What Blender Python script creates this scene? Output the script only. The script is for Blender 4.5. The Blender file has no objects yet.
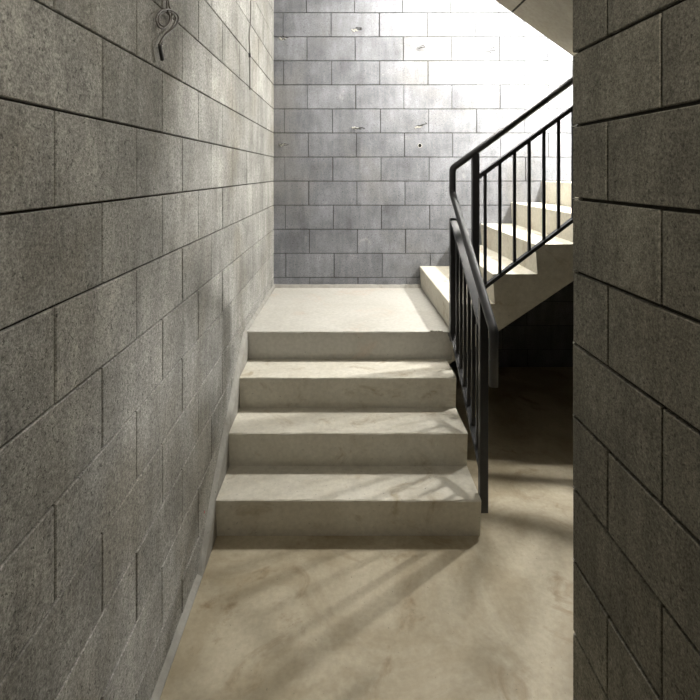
import bpy, bmesh, math, random
from mathutils import Vector, Matrix

random.seed(11)
C = bpy.context.scene.collection
SC = bpy.context.scene

# ------------------------------------------------------------------ node helpers
def new_mat(name):
    m = bpy.data.materials.new(name)
    m.use_nodes = True
    nt = m.node_tree
    return m, nt, nt.nodes['Principled BSDF']

def N(nt, t, **kw):
    n = nt.nodes.new(t)
    for k, v in kw.items():
        if k in n.inputs:
            n.inputs[k].default_value = v
        else:
            setattr(n, k, v)
    return n

def noise(nt, co, scale, detail=4, rough=.55, dist=0.0):
    n = nt.nodes.new('ShaderNodeTexNoise')
    n.inputs['Scale'].default_value = scale
    n.inputs['Detail'].default_value = detail
    n.inputs['Roughness'].default_value = rough
    n.inputs['Distortion'].default_value = dist
    nt.links.new(co, n.inputs['Vector'])
    return n.outputs['Fac']

def rng(nt, src, a, b, c, d, smooth=False):
    n = nt.nodes.new('ShaderNodeMapRange')
    if smooth: n.interpolation_type = 'SMOOTHSTEP'
    for i, v in enumerate((a, b, c, d)):
        n.inputs[i + 1].default_value = v
    nt.links.new(src, n.inputs[0])
    return n.outputs[0]

def math_(nt, op, a, b):
    n = nt.nodes.new('ShaderNodeMath'); n.operation = op
    for i, v in enumerate((a, b)):
        if isinstance(v, (int, float)): n.inputs[i].default_value = v
        else: nt.links.new(v, n.inputs[i])
    return n.outputs[0]

def mixc(nt, fac, a, b, mode='MIX'):
    n = nt.nodes.new('ShaderNodeMix'); n.data_type = 'RGBA'; n.blend_type = mode
    for i, v in ((0, fac), (6, a), (7, b)):
        if isinstance(v, (int, float)): n.inputs[i].default_value = v
        elif isinstance(v, tuple): n.inputs[i].default_value = (*v, 1)
        else: nt.links.new(v, n.inputs[i])
    return n.outputs[2]

def coords(nt):
    return nt.nodes.new('ShaderNodeTexCoord').outputs['Object']

def stretch(nt, co, sx, sy, sz):
    m = nt.nodes.new('ShaderNodeMapping')
    m.inputs['Scale'].default_value = (sx, sy, sz)
    nt.links.new(co, m.inputs['Vector'])
    return m.outputs[0]

def bump(nt, h, strength, dist):
    b = nt.nodes.new('ShaderNodeBump')
    b.inputs['Strength'].default_value = strength
    b.inputs['Distance'].default_value = dist
    nt.links.new(h, b.inputs['Height'])
    return b.outputs[0]

# ------------------------------------------------------------------ materials
def block_material(name, col, var=.16, spec_amt=.66, chalk=.35, brown=(.20, .185, .15)):
    m, nt, bs = new_mat(name)
    co = coords(nt)
    isl = nt.nodes.new('ShaderNodeNewGeometry').outputs['Random Per Island']
    tone = rng(nt, isl, 0, 1, 1 - var, 1 + var)
    c = mixc(nt, 1.0, tuple(col), tone, 'MULTIPLY')
    # cloudy discolouration
    cl = rng(nt, noise(nt, co, 3.8, 6, .65), .35, .68, .72, 1.20)
    c = mixc(nt, 1.0, c, cl, 'MULTIPLY')
    br = rng(nt, noise(nt, co, 1.3, 4, .6, .4), .46, .70, 0, .6, True)
    c = mixc(nt, br, c, brown)
    vs = rng(nt, noise(nt, stretch(nt, co, 9, 9, 1.6), 2.2, 4, .6), .35, .68, .86, 1.12); c = mixc(nt, 1.0, c, vs, 'MULTIPLY')
    g1 = rng(nt, noise(nt, co, 95, 3, .7), .35, .65, 1 - spec_amt * .42, 1 + spec_amt * .42)
    c = mixc(nt, 1.0, c, g1, 'MULTIPLY')
    g2n = noise(nt, co, 240, 2, .7)
    g2 = rng(nt, g2n, .35, .65, 1 - spec_amt * .5, 1 + spec_amt * .5)
    c = mixc(nt, 1.0, c, g2, 'MULTIPLY')
    # open pores
    pn = noise(nt, co, 105, 3, .6)
    pit = rng(nt, pn, .60, .68, 0, 1, True)
    c = mixc(nt, math_(nt, 'MULTIPLY', pit, .7), c, tuple(x * .22 for x in col))
    # pale chalky rubs
    ch = rng(nt, noise(nt, co, 5.5, 6, .72, .6), .62, .74, 0, chalk, True)
    ch = math_(nt, 'MULTIPLY', ch, rng(nt, noise(nt, co, 70, 3, .7), .35, .6, .2, 1))
    c = mixc(nt, ch, c, (.50, .49, .46))
    nt.links.new(c, bs.inputs['Base Color'])
    bs.inputs['Roughness'].default_value = .92
    bs.inputs['Specular IOR Level'].default_value = .25
    h = math_(nt, 'SUBTRACT', noise(nt, co, 110, 4, .7), math_(nt, 'MULTIPLY', pit, .8))
    nt.links.new(bump(nt, h, .55, .0022), bs.inputs['Normal'])
    return m

def concrete_material(name, col, dark, stain=(.20, .15, .085), stain_amt=.5, rough=.75, scale=1.0, bmp=.25, form=False):
    m, nt, bs = new_mat(name)
    co = coords(nt)
    a = rng(nt, noise(nt, co, 2.3 * scale, 6, .62, .8), .35, .68, 0, 1, True)
    c = mixc(nt, a, tuple(dark), tuple(col))
    st = rng(nt, noise(nt, co, 3.1 * scale, 8, .66, 1.3), .54, .70, 0, stain_amt, True)
    c = mixc(nt, st, c, stain)
    f = rng(nt, noise(nt, co, 45, 4, .65), .3, .7, .90, 1.10)
    c = mixc(nt, 1.0, c, f, 'MULTIPLY')
    sp = rng(nt, noise(nt, co, 85, 2, .5), .70, .76, 0, .55, True)
    c = mixc(nt, sp, c, tuple(x * .25 for x in col))
    if form:
        w = rng(nt, noise(nt, stretch(nt, co, 1, 1, 9), 4, 5, .6), .4, .7, .86, 1.1)
        c = mixc(nt, 1.0, c, w, 'MULTIPLY')
    nt.links.new(c, bs.inputs['Base Color'])
    bs.inputs['Roughness'].default_value = rough
    bs.inputs['Specular IOR Level'].default_value = .3
    h = math_(nt, 'ADD', noise(nt, co, 9, 5, .6), math_(nt, 'MULTIPLY', noise(nt, co, 60, 4, .6), .35))
    nt.links.new(bump(nt, h, bmp, .004), bs.inputs['Normal'])
    return m

def plain(name, col, rough=.5, metal=0.0, spec=.5, vary=0.0):
    m, nt, bs = new_mat(name)
    if vary:
        co = coords(nt)
        f = rng(nt, noise(nt, co, 30, 4, .6), .3, .7, 1 - vary, 1 + vary)
        nt.links.new(mixc(nt, 1.0, tuple(col), f, 'MULTIPLY'), bs.inputs['Base Color'])
    else:
        bs.inputs['Base Color'].default_value = (*col, 1)
    bs.inputs['Roughness'].default_value = rough
    bs.inputs['Metallic'].default_value = metal
    bs.inputs['Specular IOR Level'].default_value = spec
    return m

M_BLOCK_L = block_material('block_warm_grey', (.315, .312, .292))
M_BLOCK_B = block_material('block_cool_grey', (.195, .201, .217), var=.10, spec_amt=.3, chalk=.45, brown=(.19, .185, .175))
M_BLOCK_R = block_material('block_grey_shaded', (.245, .235, .20), var=.10, chalk=.12)  # same blocks as the left wall, with shade put into a darker tone
M_MORTAR = plain('mortar_dark', (.045, .042, .036), .95, spec=.1, vary=.3)
M_MORTAR_L = plain('mortar_pale', (.50, .49, .45), .9, spec=.2, vary=.15)
M_STEP = concrete_material('cast_concrete', (.61, .585, .51), (.55, .52, .44), stain=(.30, .23, .13), stain_amt=.55, scale=1.5, rough=.7)
M_LAND = concrete_material('landing_concrete', (.50, .488, .45), (.455, .442, .40), stain=(.50, .36, .27), stain_amt=.3, rough=.7)
M_FLOOR = concrete_material('floor_concrete', (.47, .42, .315), (.33, .28, .19), stain=(.20, .14, .07), stain_amt=.7, rough=.55, bmp=.18)
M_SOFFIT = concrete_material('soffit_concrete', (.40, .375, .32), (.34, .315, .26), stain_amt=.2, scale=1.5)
M_CEIL = plain('ceiling_grey', (.12, .115, .105), .9, spec=.1, vary=.15)
M_SLURRY = concrete_material('cement_slurry', (.34, .335, .305), (.29, .28, .255), stain_amt=.2, scale=3)
M_STEEL = plain('painted_steel', (.022, .023, .026), .42, spec=.5, vary=.2)
M_CABLE = plain('cable_sheath', (.10, .09, .075), .45, vary=.2)
M_TAPE = plain('black_tape', (.012, .012, .012), .5)
M_WIRE = plain('tie_wire', (.03, .027, .024), .6, metal=.4)
M_SOCKET = plain('black_plastic', (.02, .02, .02), .4)
M_YELLOW = plain('yellow_mark', (.75, .80, .12), .8)
M_DARKWALL = plain('dark_render', (.045, .042, .038), .9, spec=.1, vary=.2)
M_HOLE = plain('drilled_dark', (.01, .01, .01), .9, spec=0)

# ------------------------------------------------------------------ object helpers
def link_mesh(name, bm, mat, parent=None, smooth=False):
    me = bpy.data.meshes.new(name)
    bmesh.ops.recalc_face_normals(bm, faces=bm.faces)
    bm.to_mesh(me); bm.free()
    mats = mat if isinstance(mat, (list, tuple)) else [mat]
    for m in mats: me.materials.append(m)
    if smooth:
        for p in me.polygons: p.use_smooth = True
    o = bpy.data.objects.new(name, me)
    C.objects.link(o)
    if parent is not None:
        o.parent = parent
        o.matrix_parent_inverse = Matrix.Translation(-parent.location)
    return o

def thing(name, label, cat, loc=(0, 0, 0), group=None):
    o = bpy.data.objects.new(name, None); C.objects.link(o)
    o.location = loc; o.empty_display_size = .1
    o['label'] = label; o['category'] = cat
    if group: o['group'] = group
    return o

def tag(o, label, cat, group=None):
    o['label'] = label; o['category'] = cat
    if group: o['group'] = group
    return o

def struct(name, bm, mat, label, cat):
    o = link_mesh(name, bm, mat)
    o['kind'] = 'structure'; o['label'] = label; o['category'] = cat
    return o

def add_box(bm, x0, x1, y0, y1, z0, z1, mi=0, bev=0):
    vs = [bm.verts.new((x, y, z)) for x in (x0, x1) for y in (y0, y1) for z in (z0, z1)]
    fs = []
    for q in ((0, 1, 3, 2), (4, 6, 7, 5), (0, 4, 5, 1), (2, 3, 7, 6), (0, 2, 6, 4), (1, 5, 7, 3)):
        f = bm.faces.new([vs[i] for i in q]); f.material_index = mi; fs.append(f)
    if bev:
        es = list({e for f in fs for e in f.edges})
        bmesh.ops.recalc_face_normals(bm, faces=fs)
        bmesh.ops.bevel(bm, geom=es, offset=bev, segments=2, affect='EDGES', profile=.5)

def add_prism(bm, pts, to3, n0, n1, mi=0):
    """pts 2D polygon, to3(p, n) -> 3D; extruded from n0 to n1"""
    a = [bm.verts.new(to3(p, n0)) for p in pts]
    b = [bm.verts.new(to3(p, n1)) for p in pts]
    k = len(pts)
    fs = [bm.faces.new(a), bm.faces.new(b[::-1])]
    for i in range(k):
        fs.append(bm.faces.new((a[i], a[(i + 1) % k], b[(i + 1) % k], b[i])))
    for f in fs: f.material_index = mi
    return fs

def add_tube(bm, pts, r, seg=14, mi=0, mitre=True):
    """round tube along a polyline with mitred bends"""
    pts = [Vector(p) for p in pts]
    rings = []
    ref = None
    for i, p in enumerate(pts):
        if i == 0: d = (pts[1] - p).normalized(); t = d
        elif i == len(pts) - 1: d = (p - pts[i - 1]).normalized(); t = d
        else:
            d0 = (p - pts[i - 1]).normalized(); d1 = (pts[i + 1] - p).normalized()
            t = (d0 + d1).normalized(); d = d0
        if ref is None:
            up = Vector((0, 0, 1)) if abs(d.z) < .9 else Vector((1, 0, 0))
            ref = d.cross(up).normalized()
        u = (ref - d * ref.dot(d)).normalized(); v = d.cross(u).normalized()
        ring = []
        for k in range(seg):
            a = 2 * math.pi * k / seg
            off = (u * math.cos(a) + v * math.sin(a)) * r
            if 0 < i < len(pts) - 1:      # slide along the incoming direction onto the mitre plane
                s = -off.dot(t) / max(.25, d.dot(t))
                off = off + d * s
            ring.append(bm.verts.new(p + off))
        rings.append(ring)
        if 0 < i < len(pts) - 1:
            q = d.rotation_difference((pts[i + 1] - p).normalized())
            ref = q @ u
        else: ref = u
    for i in range(len(rings) - 1):
        for k in range(seg):
            f = bm.faces.new((rings[i][k], rings[i][(k + 1) % seg], rings[i + 1][(k + 1) % seg], rings[i + 1][k]))
            f.material_index = mi; f.smooth = True
    for rg in (rings[0], rings[-1]):
        f = bm.faces.new(rg); f.material_index = mi

def rounded(pts, rad, n=4):
    """replace inner corners by short arcs"""
    pts = [Vector(p) for p in pts]; out = [pts[0]]
    for i in range(1, len(pts) - 1):
        a, b, c = pts[i - 1], pts[i], pts[i + 1]
        p0 = b + (a - b).normalized() * min(rad, (a - b).length * .45)
        p1 = b + (c - b).normalized() * min(rad, (c - b).length * .45)
        for k in range(n + 1):
            t = k / n
            out.append(p0 * (1 - t) ** 2 + b * 2 * t * (1 - t) + p1 * t * t)
    out.append(pts[-1]); return out

# ------------------------------------------------------------------ block walls
Z0 = -.056          # first bed joint (below floor level); courses every 0.2 m
ZTOP = 3.30
GAP = .0052

def block_wall(name, P, u0, u1, offs, mats, label, depth=.19, gap=GAP, recess=.010,
               u_end_inset=(0, 0), drift=0.0, z_lo=-.056):
    bm = bmesh.new()
    k = 0
    z = Z0
    while z < ZTOP - .01:
        za, zb = z, min(z + .2, ZTOP)
        off = offs[k % 2] + drift * (2.9 - (za + zb) / 2)
        i0 = math.floor((u0 - off) / .4) - 1
        i1 = math.ceil((u1 - off) / .4) + 1
        for i in range(i0, i1):
            a, b = off + .4 * i, off + .4 * (i + 1)
            jit = random.uniform(-.0012, .0012)
            a = a + jit if a > u0 else u0 - gap / 2
            b = b + jit if b < u1 else u1 + gap / 2
            if b - a < .03 or b <= u0 or a >= u1: continue
            g = gap / 2
            ua, ub, wa, wb = a + g, b - g, za + g, zb - g
            n = random.uniform(-.0012, .0009)
            tl = random.uniform(-.0008, .0008)
            c = .0022
            corners = [(ua, wa), (ub, wa), (ub, wb), (ua, wb)]
            ins = [(ua + c, wa + c), (ub - c, wa + c), (ub - c, wb - c), (ua + c, wb - c)]
            f_ = [bm.verts.new(P(p[0], p[1], n + (tl if j in (1, 2) else -tl))) for j, p in enumerate(ins)]
            s_ = [bm.verts.new(P(p[0], p[1], n - c)) for p in corners]
            d_ = [bm.verts.new(P(p[0], p[1], -depth)) for p in corners]
            bm.faces.new(f_)
            for j in range(4):
                q = (j + 1) % 4
                bm.faces.new((f_[j], f_[q], s_[q], s_[j]))
                bm.faces.new((s_[j], s_[q], d_[q], d_[j]))
            bm.faces.new(d_[::-1])
        z += .2; k += 1
    # mortar core behind the raked joints
    ea, eb = u_end_inset
    pts = [(u0 + ea, Z0), (u1 - eb, Z0), (u1 - eb, ZTOP), (u0 + ea, ZTOP)]
    add_prism(bm, pts, lambda p, n: P(p[0], p[1], n), -recess, -depth + .007, 1)
    return bm

LX = -.587
YB = 4.17
RX = .633
YR = 1.392          # free end of the right wall

# left wall (runs along Y)
bm = block_wall('wall_left', lambda u, z, n: Vector((LX + n - .004 * (z - 1.6) * 0, u, z)), -1.6, YB, (1.018, 1.218), None, '')
struct('wall_left', bm, [M_BLOCK_L, M_MORTAR], 'long grey concrete block wall running beside the steps on the left', 'wall')
# back wall (runs along X)
bm = block_wall('wall_back', lambda u, z, n: Vector((u, YB - n, z)), LX - .03, 3.4, (-.512, -.315), None, '', drift=.012)
struct('wall_back', bm, [M_BLOCK_B, M_MORTAR], 'blue grey concrete block wall behind the landing, brightly lit at upper right', 'wall')
# right wall: returns toward the camera, very slightly splayed
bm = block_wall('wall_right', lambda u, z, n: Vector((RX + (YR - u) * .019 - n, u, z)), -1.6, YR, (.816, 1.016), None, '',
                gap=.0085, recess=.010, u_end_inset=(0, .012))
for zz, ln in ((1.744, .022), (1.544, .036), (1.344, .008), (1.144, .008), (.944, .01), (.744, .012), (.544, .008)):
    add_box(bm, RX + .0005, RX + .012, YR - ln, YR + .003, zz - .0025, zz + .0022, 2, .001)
struct('wall_right', bm, [M_BLOCK_R, M_MORTAR, M_MORTAR_L], 'shadowed grey concrete block wall ending at a free edge on the right', 'wall')

# other stairwell walls (close the room)
bm = bmesh.new(); add_box(bm, RX + .19, 3.6, YR - .19, YR, -.05, ZTOP)
struct('wall_front', bm, M_DARKWALL, 'plain wall closing the stairwell behind the right block wall', 'wall')
bm = bmesh.new(); add_box(bm, 3.4, 3.6, YR, YB + .19, -.05, ZTOP)
struct('wall_side', bm, M_DARKWALL, 'plain wall at the far right end of the stairwell', 'wall')
bm = bmesh.new(); add_box(bm, LX - .19, RX + .25, -1.8, -1.6, -.05, ZTOP)
struct('wall_rear', bm, M_DARKWALL, 'plain wall closing the passage behind the viewer', 'wall')
bm = bmesh.new(); add_box(bm, LX - .19, 3.6, -1.8, YB + .19, -.12, 0)
struct('floor', bm, M_FLOOR, 'stained beige concrete floor in front of the lowest step', 'floor')
bm = bmesh.new(); add_box(bm, LX - .19, 3.6, -1.8, YB + .19, ZTOP, ZTOP + .15)
struct('ceiling', bm, M_CEIL, 'plain concrete ceiling over the stairwell', 'ceiling')

# ------------------------------------------------------------------ lower flight + landing
SX0, SX1 = LX, .604
R1 = .169
NOS = [2.215, 2.460, 2.712, 2.968]      # nosing depth of steps 1..4 (4 = landing)
RAKE = .018

def edge_noise_prism(bm, prof, x0, x1, nx=28, amp=.0014, mi=0, chamfer_idx=()):
    """extrude a YZ profile along X with slightly uneven arrises"""
    rows = []
    for i in range(nx + 1):
        x = x0 + (x1 - x0) * i / nx
        row = []
        for j, (y, z) in enumerate(prof):
            a = amp if j in chamfer_idx else 0
            row.append(bm.verts.new((x, y + random.uniform(-a, a), z + random.uniform(-a, a) * .7)))
        rows.append(row)
    k = len(prof)
    for i in range(nx):
        for j in range(k):
            q = (j + 1) % k
            bm.faces.new((rows[i][j], rows[i][q], rows[i + 1][q], rows[i + 1][j])).material_index = mi
    bm.faces.new(rows[0]).material_index = mi
    bm.faces.new(rows[-1][::-1]).material_index = mi

fl = thing('stair_flight', 'short run of three pale concrete steps rising from the floor to the landing', 'stairs', (0, 2.215, 0))
for i in range(3):
    y, z = NOS[i], R1 * (i + 1)
    yb = NOS[i + 1] + RAKE
    prof = [(y + RAKE, R1 * i), (y + .001, z - .008), (y + .002, z - .003), (y + .007, z), (yb, z), (yb, R1 * i)]
    bm = bmesh.new(); edge_noise_prism(bm, prof, SX0, SX1, chamfer_idx=(1, 2, 3))
    link_mesh('step', bm, M_STEP, fl)

ZL = .676
bm = bmesh.new()
y = NOS[3]
prof = [(y + RAKE, ZL - R1), (y + .001, ZL - .008), (y + .002, ZL - .003), (y + .007, ZL), (YB, ZL - .014), (YB, ZL - R1)]
edge_noise_prism(bm, prof, SX0, .636, nx=30, chamfer_idx=(1, 2, 3))
# supporting block under the landing
add_box(bm, SX0, .604, NOS[3] + RAKE, YB, 0, ZL - R1)
o = link_mesh('landing', bm, M_LAND)
tag(o, 'square white concrete landing at the top of the four steps', 'landing')

# ------------------------------------------------------------------ upper flight (rises to the right along the back wall)
R2, T2, X1 = .1765, .2525, .624
NR = 7
ZU = .662
uf = thing('stair_flight', 'cream concrete steps climbing right from the landing behind the railing', 'stairs', (.64, 3.57, ZU))
YF = 2.968
to_xz = lambda p, n: Vector((p[0], n, p[1]))
for i in range(NR - 1):
    x = X1 + T2 * i; z = ZU + R2 * (i + 1)
    xb = X1 + T2 * (i + 1) + .012
    zlo = z - R2
    prof = [(x + .012, zlo), (x, z - .006), (x + .002, z - .002), (x + .006, z), (xb, z), (xb, zlo)]
    bm = bmesh.new(); add_prism(bm, prof, to_xz, YF, YB)
    link_mesh('step', bm, M_STEP, uf)
# waist slab under the steps
def soff(x): return 1.616 - .937 + .673 * (x - .911)      # soffit height at x
XU = X1 + T2 * (NR - 1)
bm = bmesh.new()
pts = [(.606, soff(.606)), (.606, ZL - R1), (.636, ZL - R1), (.636, ZU)]
for i in range(1, NR):
    pts.append((X1 + T2 * i + .012, ZU + R2 * (i - 1) + .0))
    pts.append((X1 + T2 * i + .012, ZU + R2 * i - .0))
pts.append((XU + .2, ZU + R2 * (NR - 1))); pts.append((XU + .2, soff(XU + .2)))
add_prism(bm, pts, to_xz, YF, YB)
link_mesh('waist_slab', bm, M_STEP, uf)
# upper landing
bm = bmesh.new(); add_box(bm, XU + .212, 3.4, YF - .02, YB, ZU + R2 * NR - .2, ZU + R2 * NR)
add_box(bm, XU, XU + .212, YF, YB, ZU + R2 * (NR - 1), ZU + R2 * NR)
add_box(bm, XU + .212, 3.4, YR, YF - .02, ZU + R2 * NR - .2, ZU + R2 * NR)
o = link_mesh('landing', bm, M_LAND)
tag(o, 'upper concrete landing where the climbing steps end, hidden by the right wall', 'landing')

# ------------------------------------------------------------------ overhead flight (soffit seen at the top)
YE = 2.95
def so3(x): return 2.630 - .716 * (x - .882)
of = thing('stair_flight', 'sloping concrete underside of the flight overhead at the top right', 'stairs', (XU, 2.2, so3(XU)))
xl = .636; xj = .982
bm = bmesh.new()
xr = XU + .212
pts = [(xl, so3(xl)), (xj - .0035, so3(xj - .0035)), (xj - .0035, so3(xj) + .02), (xj + .0065, so3(xj) + .02), (xj + .0065, so3(xj + .0065)),
       (xr, so3(xr)), (xr, so3(xr) + .16), (xl, so3(xl) + .16)]
pts = [(x, min(z, ZTOP)) for x, z in pts]
add_prism(bm, pts, to_xz, YR, YE)
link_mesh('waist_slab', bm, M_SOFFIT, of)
x = xr; z = ZU + R2 * NR
for i in range(7):
    zt = z + R2 * (i + 1)
    xa, xb = xr - .245 * (i + 1), xr - .245 * i
    bm = bmesh.new()
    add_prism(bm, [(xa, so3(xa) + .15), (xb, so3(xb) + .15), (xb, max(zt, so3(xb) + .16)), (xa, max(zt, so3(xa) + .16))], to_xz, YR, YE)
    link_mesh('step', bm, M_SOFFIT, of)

bm = bmesh.new()
add_prism(bm, [(xj - .0035, so3(xj) + .0035), (xj - .0035, so3(xj) + .021), (xj + .0065, so3(xj) + .021), (xj + .0065, so3(xj) - .0035)], to_xz, YR + .01, YE - .002)
link_mesh('form_joint', bm, M_MORTAR, of)

# ------------------------------------------------------------------ cement slurry skirt on left wall, mortar fillet at landing back
bm = bmesh.new()
def pitch(y):
    if y < 2.12: return 0
    return max(0, min(ZL, .0 + (y - 2.12) * .69))
ys = [-1.6 + .06 * i for i in range(int((YB + 1.6) / .06) + 1)] + [YB]
sec = []
for y in ys:
    if y < 2.0: zt, th = .020 + random.uniform(-.003, .004), .020
    elif y < 2.215: zt, th = .022 + (y - 2.0) / .215 * .20, .020
    elif y < 2.90: zt, th = .222 + (y - 2.215) * .673 + random.uniform(-.006, .006), .019
    elif y < 3.0: zt, th = .690, .017
    else: zt, th = ZL + .016 + random.uniform(-.003, .003), .014
    zm = zt * .35 if y < 2.0 else max(.008, zt - .035) if y < 3.0 else ZL + .002
    sec.append([bm.verts.new(v) for v in ((LX - .01, y, -.01), (LX + th, y, -.01), (LX + th, y, zm), (LX + .0006, y, zt), (LX - .01, y, zt))])
for a, b in zip(sec, sec[1:]):
    for j in range(5):
        q = (j + 1) % 5
        bm.faces.new((a[j], a[q], b[q], b[j]))
bm.faces.new(sec[0]); bm.faces.new(sec[-1][::-1])
struct('trim_1', bm, M_SLURRY, 'thin cement fillet where the left wall meets floor and steps', 'fillet')
bm = bmesh.new()
sec = []
for i in range(41):
    x = LX + (.645 - LX) * i / 40
    h = .020 + random.uniform(-.004, .004); t = .03 + random.uniform(-.006, .006)
    sec.append([bm.verts.new(v) for v in ((x, YB + .004, ZL - .02), (x, YB - t, ZL - .02), (x, YB - t * .5, ZL + h * .4), (x, YB + .004, ZL + h * .6))])
for a, b in zip(sec, sec[1:]):
    for j in range(4):
        q = (j + 1) % 4
        bm.faces.new((a[j], a[q], b[q], b[j]))
bm.faces.new(sec[0]); bm.faces.new(sec[-1][::-1])
struct('trim_2', bm, M_SLURRY, 'thin mortar fillet along the foot of the back wall on the landing', 'fillet')

# ------------------------------------------------------------------ steel railing
rail = thing('stair_railing', 'dark grey steel railing with round handrail and thin balusters turning up the stairs', 'railing', (.62, 2.25, .09))
XC = .6235
PY = 2.895                                   # plane of the upper railing
def h1(y): return .957 + .680 * (y - 2.10)   # handrail centre along lower flight
S2 = .735
def h2(x): return 1.6510 + S2 * (x - .643)   # handrail centre along upper flight
hp = [(XC, 2.100, .723), (XC, 2.100, h1(2.10)), (XC, PY, h1(PY)), (XC, PY, 1.640), (2.25, PY, h2(2.25) - .0)]
hp2 = rounded(hp, .018, 4)
bm = bmesh.new(); add_tube(bm, hp2, .0198, 16)
link_mesh('handrail', bm, M_STEEL, rail, True)
def bx(name, *a, bev=.0015):
    bm = bmesh.new(); add_box(bm, *a, bev=bev); return link_mesh(name, bm, M_STEEL, rail)
W = .0185
# near post carries the handrail, far post carries the flat rails
bx('post', XC - W, XC + W, 2.240, 2.275, .095, h1(2.257) - .012)
def t1(y): return .910 + .690 * (y - 2.24)
bx('post', XC - W, XC + W, 2.862, 2.898, .650, t1(2.88) + .004)
# flat rails of lower flight
to_yz = lambda p, n: Vector((n, p[0], p[1]))
bm = bmesh.new()
add_prism(bm, [(2.270, t1(2.27) - .014), (2.866, t1(2.866) - .014), (2.866, t1(2.866) + .004), (2.270, t1(2.27) + .004)], to_yz, XC - W, XC + W)
link_mesh('top_rail', bm, M_STEEL, rail)
def b1(y): return .287 + .680 * (y - 2.27)
bm = bmesh.new()
add_prism(bm, [(2.270, b1(2.27) - .014), (2.866, b1(2.866) - .014), (2.866, b1(2.866) + .004), (2.270, b1(2.27) + .004)], to_yz, XC - W, XC + W)
link_mesh('bottom_rail', bm, M_STEEL, rail)
for i in range(6):
    y = 2.345 + .0855 * i
    bx('baluster', XC - .008, XC + .008, y - .008, y + .008, b1(y), t1(y) - .004, bev=.001)
# upper flight railing
def t2(x): return 1.593 + .732 * (x - .775)
def b2(x): return 1.222 + .760 * (x - .811) - .262
bx('post', .735, .775, PY - .018, PY + .018, .745, h2(.755) - .008)
bx('post', 2.12, 2.16, PY - .018, PY + .018, 1.66, h2(2.14) - .008)
for nm, fn, hw in (('top_rail', t2, .0145), ('bottom_rail', b2, .0115)):
    bm = bmesh.new()
    add_prism(bm, [(.772, fn(.772) - hw), (2.124, fn(2.124) - hw), (2.124, fn(2.124) + hw), (.772, fn(.772) + hw)], to_xz, PY - W, PY + W)
    link_mesh(nm, bm, M_STEEL, rail)
for i in range(16):
    x = .811 + .0846 * i
    if x > 2.10: break
    bx('baluster', x - .008, x + .008, PY - .008, PY + .008, b2(x), t2(x) - .004, bev=.001)
# fixing plates welded to posts and bolted into the concrete
bx('bracket', SX1 - .001, XC - W + .002, 2.236, 2.28, .10, .15)
bx('bracket', XC - .012, XC + .012, 2.894, YF + .022, .652, .668)
bx('bracket', .735, .775, PY + .016, YF + .001, .76, .80)
bx('bracket', 2.12, 2.16, PY + .016, YF + .001, 1.68, 1.72)

# ------------------------------------------------------------------ cables on the left wall
def lw(px, py, out=.006):
    """point on the left wall seen at photo position (px, py), standing 'out' off the face"""
    x = LX + out
    y = 502 * (-x) / (344.5 - px)
    return Vector((x, y, 1.616 - (py - 172.5) / 502 * y))
cab = thing('electric_cable', 'twin grey cable looped with black taped end, high on the left wall', 'cable', lw(168, 0, .01))
bm = bmesh.new()
def poly(pl, r, bm):
    v = [lw(a, b, c) for a, b, c in pl]
    # Catmull-Rom smoothing
    out = []
    for i in range(len(v) - 1):
        p0 = v[max(i - 1, 0)]; p1 = v[i]; p2 = v[i + 1]; p3 = v[min(i + 2, len(v) - 1)]
        for k in range(5):
            t = k / 5
            out.append(.5 * ((2 * p1) + (-p0 + p2) * t + (2 * p0 - 5 * p1 + 4 * p2 - p3) * t * t + (-p0 + 3 * p1 - 3 * p2 + p3) * t ** 3))
    out.append(v[-1]); add_tube(bm, out, r, 10)
poly([(166.5, -90, -.006), (166.8, -40, .012), (167, 2, .018), (167.5, 10, .022), (170, 17, .022), (168, 25, .024), (162.5, 28.5, .022), (157.8, 25, .020),
      (156.3, 19, .018), (158.5, 13, .018), (164.5, 9.6, .024), (172, 10.3, .028), (177.6, 15, .028), (178, 21.5, .026), (173.5, 28.5, .024),
      (166, 34.5, .022), (161.5, 40, .020), (159.3, 45, .019)], .0030, bm)
poly([(168.5, -90, -.006), (168.8, -40, .011), (168.7, 2, .016), (171.5, 10, .018), (171.8, 17, .018), (169.5, 24, .018), (164.5, 26, .014), (159.6, 23.5, .013),
      (158.5, 18, .012), (160.8, 13.5, .013), (166, 11.3, .018), (171.5, 12.5, .022), (175.4, 17, .022), (175, 22, .020), (171.5, 28, .018),
      (165.5, 34, .016), (163, 39, .015), (161.5, 44.5, .015)], .0030, bm)
link_mesh('sheath', bm, M_CABLE, cab)
bm = bmesh.new(); add_tube(bm, [lw(159.8, 44, .017), lw(160.5, 50, .017), lw(161.5, 55, .016), lw(162.4, 60, .015)], .0058, 10)
link_mesh('taped_end', bm, M_TAPE, cab)
cab2 = thing('electric_cable', 'single thin cable hanging straight down the pale left wall near the corner', 'cable', lw(250, 0, .005))
bm = bmesh.new(); poly([(250.8, -60, -.006), (250.8, -20, .008), (250.8, 8, .010), (250.6, 20, .022), (249.2, 36, .030), (249.8, 50, .018), (249.8, 70, .016), (250, 90, .015)], .0034, bm)
link_mesh('sheath', bm, M_CABLE, cab2)
bm = bmesh.new(); add_tube(bm, [lw(249.6, 53, .017), lw(249.8, 57.5, .017)], .0068, 10)
link_mesh('tape_band', bm, M_TAPE, cab2)

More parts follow.
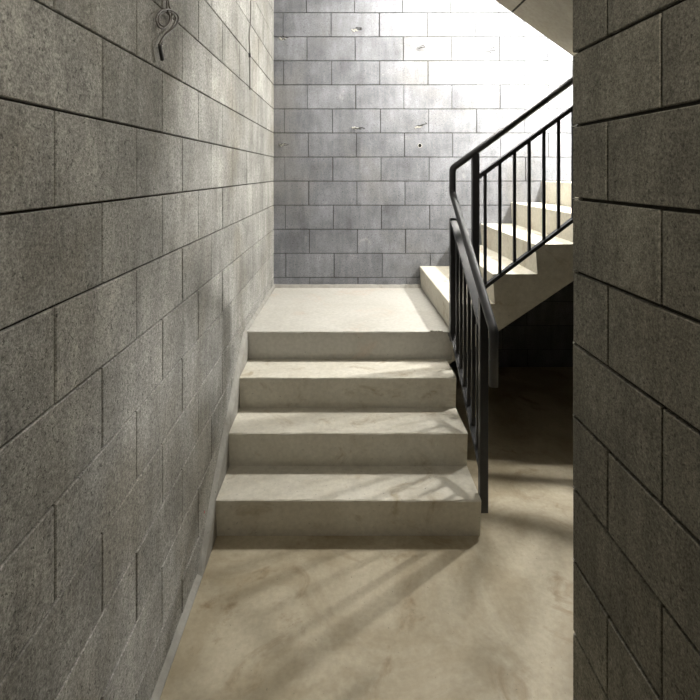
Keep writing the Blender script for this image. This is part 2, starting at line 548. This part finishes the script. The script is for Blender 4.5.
# ------------------------------------------------------------------ tie wires, dabs and marks on the back wall
def bw(px, py, out=0.0):
    Y = YB - out
    return Vector(((px - 344.5) / 502 * Y, Y, 1.616 - (py - 172.5) / 502 * Y))
def wall_tie(px, py, label, dab=False, seed=0, big=1.0):
    rd = random.Random(seed)
    t = thing('wall_tie', label, 'wire', bw(px, py), 'tie wires poking from the back wall')
    bm = bmesh.new()
    for k in range(3):
        a = rd.uniform(-.6, .6); L = rd.uniform(.03, .05) * big
        p0 = bw(px + rd.uniform(-3, 3), py + rd.uniform(-1.5, 1.5), -.01)
        p1 = p0 + Vector((rd.uniform(-.01, .02), -.03 * big, rd.uniform(-.004, .008)))
        p2 = p1 + Vector((L * math.cos(a), -rd.uniform(.0, .02), L * math.sin(a) * .6))
        p3 = p2 + Vector((-.014, -.008, rd.uniform(-.014, .012)))
        add_tube(bm, [p0, p1, p2, p3], .0023, 7)
    link_mesh('wire', bm, M_WIRE, t)
    if dab:
        bm = bmesh.new()
        for k in range(6):
            c = bw(px + (k - 2.5) * 1.0, py + rd.uniform(-1.1, 1.1), .002)
            m = Matrix.Translation(c) @ Matrix.Diagonal((rd.uniform(.007, .013), .005, rd.uniform(.004, .008), 1))
            r = bmesh.ops.create_icosphere(bm, subdivisions=2, radius=1, matrix=m)
            for v in r['verts']: v.co += Vector((rd.uniform(-.0015, .0015), rd.uniform(-.001, .001), rd.uniform(-.0015, .0015)))
        link_mesh('mortar_dab', bm, M_MORTAR_L, t, True)
wall_tie(354.5, 30, 'tie wire in a pale mortar dab, upper left of the back wall', True, 1)
wall_tie(418.5, 50, 'bare tie wire on the back wall, right of the upper mortar dab', False, 2)
wall_tie(355, 128, 'tie wire with long slanted shadow, middle left of the back wall', True, 3, 1.2)
wall_tie(418, 127, 'tie wire with long slanted shadow above the drilled hole', True, 4, 1.2)
wall_tie(486, 51, 'tie wire on the brightest part of the back wall', False, 5)
wall_tie(282.5, 39, 'mortar dab and wire beside the left corner, near the top', True, 6, .6)
wall_tie(282.5, 145, 'mortar dab and wire beside the left corner, halfway up', True, 7, .6)

def dab_cluster(name, px, py, label, n, mat, sx, sz, seed, out=.0015):
    rd = random.Random(seed); bm = bmesh.new()
    for k in range(n):
        c = bw(px + rd.uniform(-sx, sx), py + rd.uniform(-sz, sz), 0)
        m = Matrix.Translation(c) @ Matrix.Diagonal((rd.uniform(.006, .012), out, rd.uniform(.004, .008), 1))
        bmesh.ops.create_icosphere(bm, subdivisions=2, radius=1, matrix=m)
    return tag(link_mesh(name, bm, mat, None, True), label, 'mark')
dab_cluster('colour_mark', 557, 56.5, 'small yellow mark on the bright wall below the overhead soffit', 2, M_YELLOW, 1.5, .8, 3)  # small flat yellow blobs on the back wall
dab_cluster('colour_mark', 565.5, 57, 'second yellow mark, beside the right wall edge', 2, M_YELLOW, 1.0, .8, 4)
rd = random.Random(5); bm = bmesh.new()
for k in range(9):
    m = Matrix.Translation((.515 + .0075 * k, 2.973 + rd.uniform(-.005, .006), ZL + .001)) @ Matrix.Diagonal((rd.uniform(.005, .009), rd.uniform(.005, .009), rd.uniform(.003, .007), 1))
    bmesh.ops.create_icosphere(bm, subdivisions=2, radius=1, matrix=m)
tag(link_mesh('mortar_crumb', bm, M_MORTAR_L, None, True), 'pale mortar crumbs on the right end of the landing edge', 'mortar')
M_RED = plain('red_crayon', (.45, .06, .07), .8)
for (px, py), lb in (((204.5, 512), 'tiny red crayon dot low on the left wall beside the lowest step'), ((236.5, 376), 'tiny red crayon dot on the left wall beside the third step')):
    bm = bmesh.new()
    bmesh.ops.create_icosphere(bm, subdivisions=2, radius=1, matrix=Matrix.Translation(lw(px, py, .0)) @ Matrix.Diagonal((.0012, .008, .004, 1)))
    tag(link_mesh('colour_mark', bm, M_RED, None, True), lb, 'mark')
# drilled hole: dark plug with a pale dust rim
hole = thing('drilled_hole', 'small dark drilled hole with chipped pale rim on the back wall', 'hole', bw(420, 145.5))
bm = bmesh.new()
c = bw(420, 145.5, .0012)
ring = [c + Vector((math.cos(a) * .018, 0, math.sin(a) * .019)) for a in [k * math.pi / 7 for k in range(14)]]
inn = [c + Vector((math.cos(a) * .014, -.001, math.sin(a) * .016)) for a in [k * math.pi / 7 for k in range(14)]]
r0 = [bm.verts.new(p) for p in ring]; r1 = [bm.verts.new(p) for p in inn]
r2 = [bm.verts.new(p + Vector((0, .012, 0))) for p in ring]
for k in range(14):
    q = (k + 1) % 14
    bm.faces.new((r0[k], r0[q], r1[q], r1[k])); bm.faces.new((r0[k], r0[q], r2[q], r2[k]))
link_mesh('rim', bm, M_MORTAR_L, hole)
bm = bmesh.new()
a0 = [bm.verts.new(p + Vector((0, .0004, 0))) for p in inn]; bm.faces.new(a0)
b0 = [bm.verts.new(p + Vector((0, .015, 0))) for p in inn]; bm.faces.new(b0[::-1])
for k in range(14): bm.faces.new((a0[k], a0[(k + 1) % 14], b0[(k + 1) % 14], b0[k]))
link_mesh('bore', bm, M_HOLE, hole)

# ------------------------------------------------------------------ lamp: bare bulb hanging above the upper flight
LP = Vector((1.90, 3.27, 2.42))
lamp = thing('pendant_lamp', 'bare bulb hanging above the climbing steps, hidden behind the right wall', 'lamp', (LP.x, LP.y, ZTOP))
bm = bmesh.new(); add_tube(bm, [(LP.x, LP.y, ZTOP + .002), (LP.x, LP.y, LP.z + .12)], .004, 8); link_mesh('cord', bm, M_SOCKET, lamp, True)
bm = bmesh.new(); add_tube(bm, [(LP.x, LP.y, LP.z + .125), (LP.x, LP.y, LP.z + .105), (LP.x, LP.y, LP.z + .045)], .019, 16); link_mesh('socket', bm, M_SOCKET, lamp, True)
mb = bpy.data.materials.new('lit_bulb'); mb.use_nodes = True
nt = mb.node_tree; nt.nodes.clear()
e = nt.nodes.new('ShaderNodeEmission'); e.inputs[0].default_value = (1, .975, .93, 1); e.inputs[1].default_value = 1750
ou = nt.nodes.new('ShaderNodeOutputMaterial'); nt.links.new(e.outputs[0], ou.inputs[0])
bm = bmesh.new(); bmesh.ops.create_uvsphere(bm, u_segments=16, v_segments=10, radius=.042, matrix=Matrix.Translation(LP) @ Matrix.Diagonal((1, 1, 1.15, 1)))
link_mesh('bulb', bm, mb, lamp, True)

# ceiling globe over the landing
GP = Vector((.88, 3.38, 3.12))
globe = thing('overhead_light', 'long white tube lamp under the ceiling above the landing, just out of the picture', 'lamp', (GP.x, GP.y, ZTOP))
bm = bmesh.new(); add_box(bm, GP.x - .38, GP.x + .38, GP.y - .03, GP.y + .03, GP.z + .05, ZTOP)
for sx in (-1, 1): add_box(bm, GP.x + sx * .37 - .01, GP.x + sx * .37 + .01, GP.y - .02, GP.y + .02, GP.z - .03, GP.z + .06)
link_mesh('base', bm, M_MORTAR_L, globe)
mg = bpy.data.materials.new('lit_tube'); mg.use_nodes = True
nt = mg.node_tree; nt.nodes.clear()
e = nt.nodes.new('ShaderNodeEmission'); e.inputs[0].default_value = (1, .965, .90, 1); e.inputs[1].default_value = 195
ou = nt.nodes.new('ShaderNodeOutputMaterial'); nt.links.new(e.outputs[0], ou.inputs[0])
bm = bmesh.new(); add_tube(bm, [(GP.x - .36, GP.y, GP.z), (GP.x + .36, GP.y, GP.z)], .032, 16)
link_mesh('tube', bm, mg, globe, True)

# added fill light: unseen dim globe brightening the near passage walls
DP = Vector((.45, .25, 2.60))
pl = thing('overhead_light', 'added dim warm fill globe out of view over the passage, brightening the near walls', 'lamp', (DP.x, DP.y, ZTOP))
bm = bmesh.new(); add_tube(bm, [(DP.x, DP.y, ZTOP), (DP.x, DP.y, DP.z + .05)], .03, 20); link_mesh('base', bm, M_SOCKET, pl, True)
mg = bpy.data.materials.new('fill_globe'); mg.use_nodes = True
nt = mg.node_tree; nt.nodes.clear()
e = nt.nodes.new('ShaderNodeEmission'); e.inputs[0].default_value = (1, .92, .78, 1); e.inputs[1].default_value = 125
ou = nt.nodes.new('ShaderNodeOutputMaterial'); nt.links.new(e.outputs[0], ou.inputs[0])
bm = bmesh.new(); bmesh.ops.create_uvsphere(bm, u_segments=20, v_segments=12, radius=.06, matrix=Matrix.Translation(DP))
link_mesh('globe', bm, mg, pl, True)

# ------------------------------------------------------------------ world, camera, view
w = bpy.data.worlds.new('World'); SC.world = w; w.use_nodes = True
w.node_tree.nodes['Background'].inputs[0].default_value = (0, 0, 0, 1)
cam = bpy.data.cameras.new('camera'); co = bpy.data.objects.new('camera', cam); C.objects.link(co)
co.location = (0, 0, 1.616); co.rotation_euler = (math.pi / 2, 0, 0)
cam.sensor_width = 36; cam.lens = 502 / 700 * 36
cam.shift_x = (350 - 344.5) / 700; cam.shift_y = -(350 - 172.5) / 700
cam.clip_start = .02
SC.camera = co
SC.view_settings.view_transform = 'Standard'; SC.view_settings.look = 'None'
SC.view_settings.gamma = 1; SC.view_settings.use_curve_mapping = False
SC.view_settings.exposure = 0.93
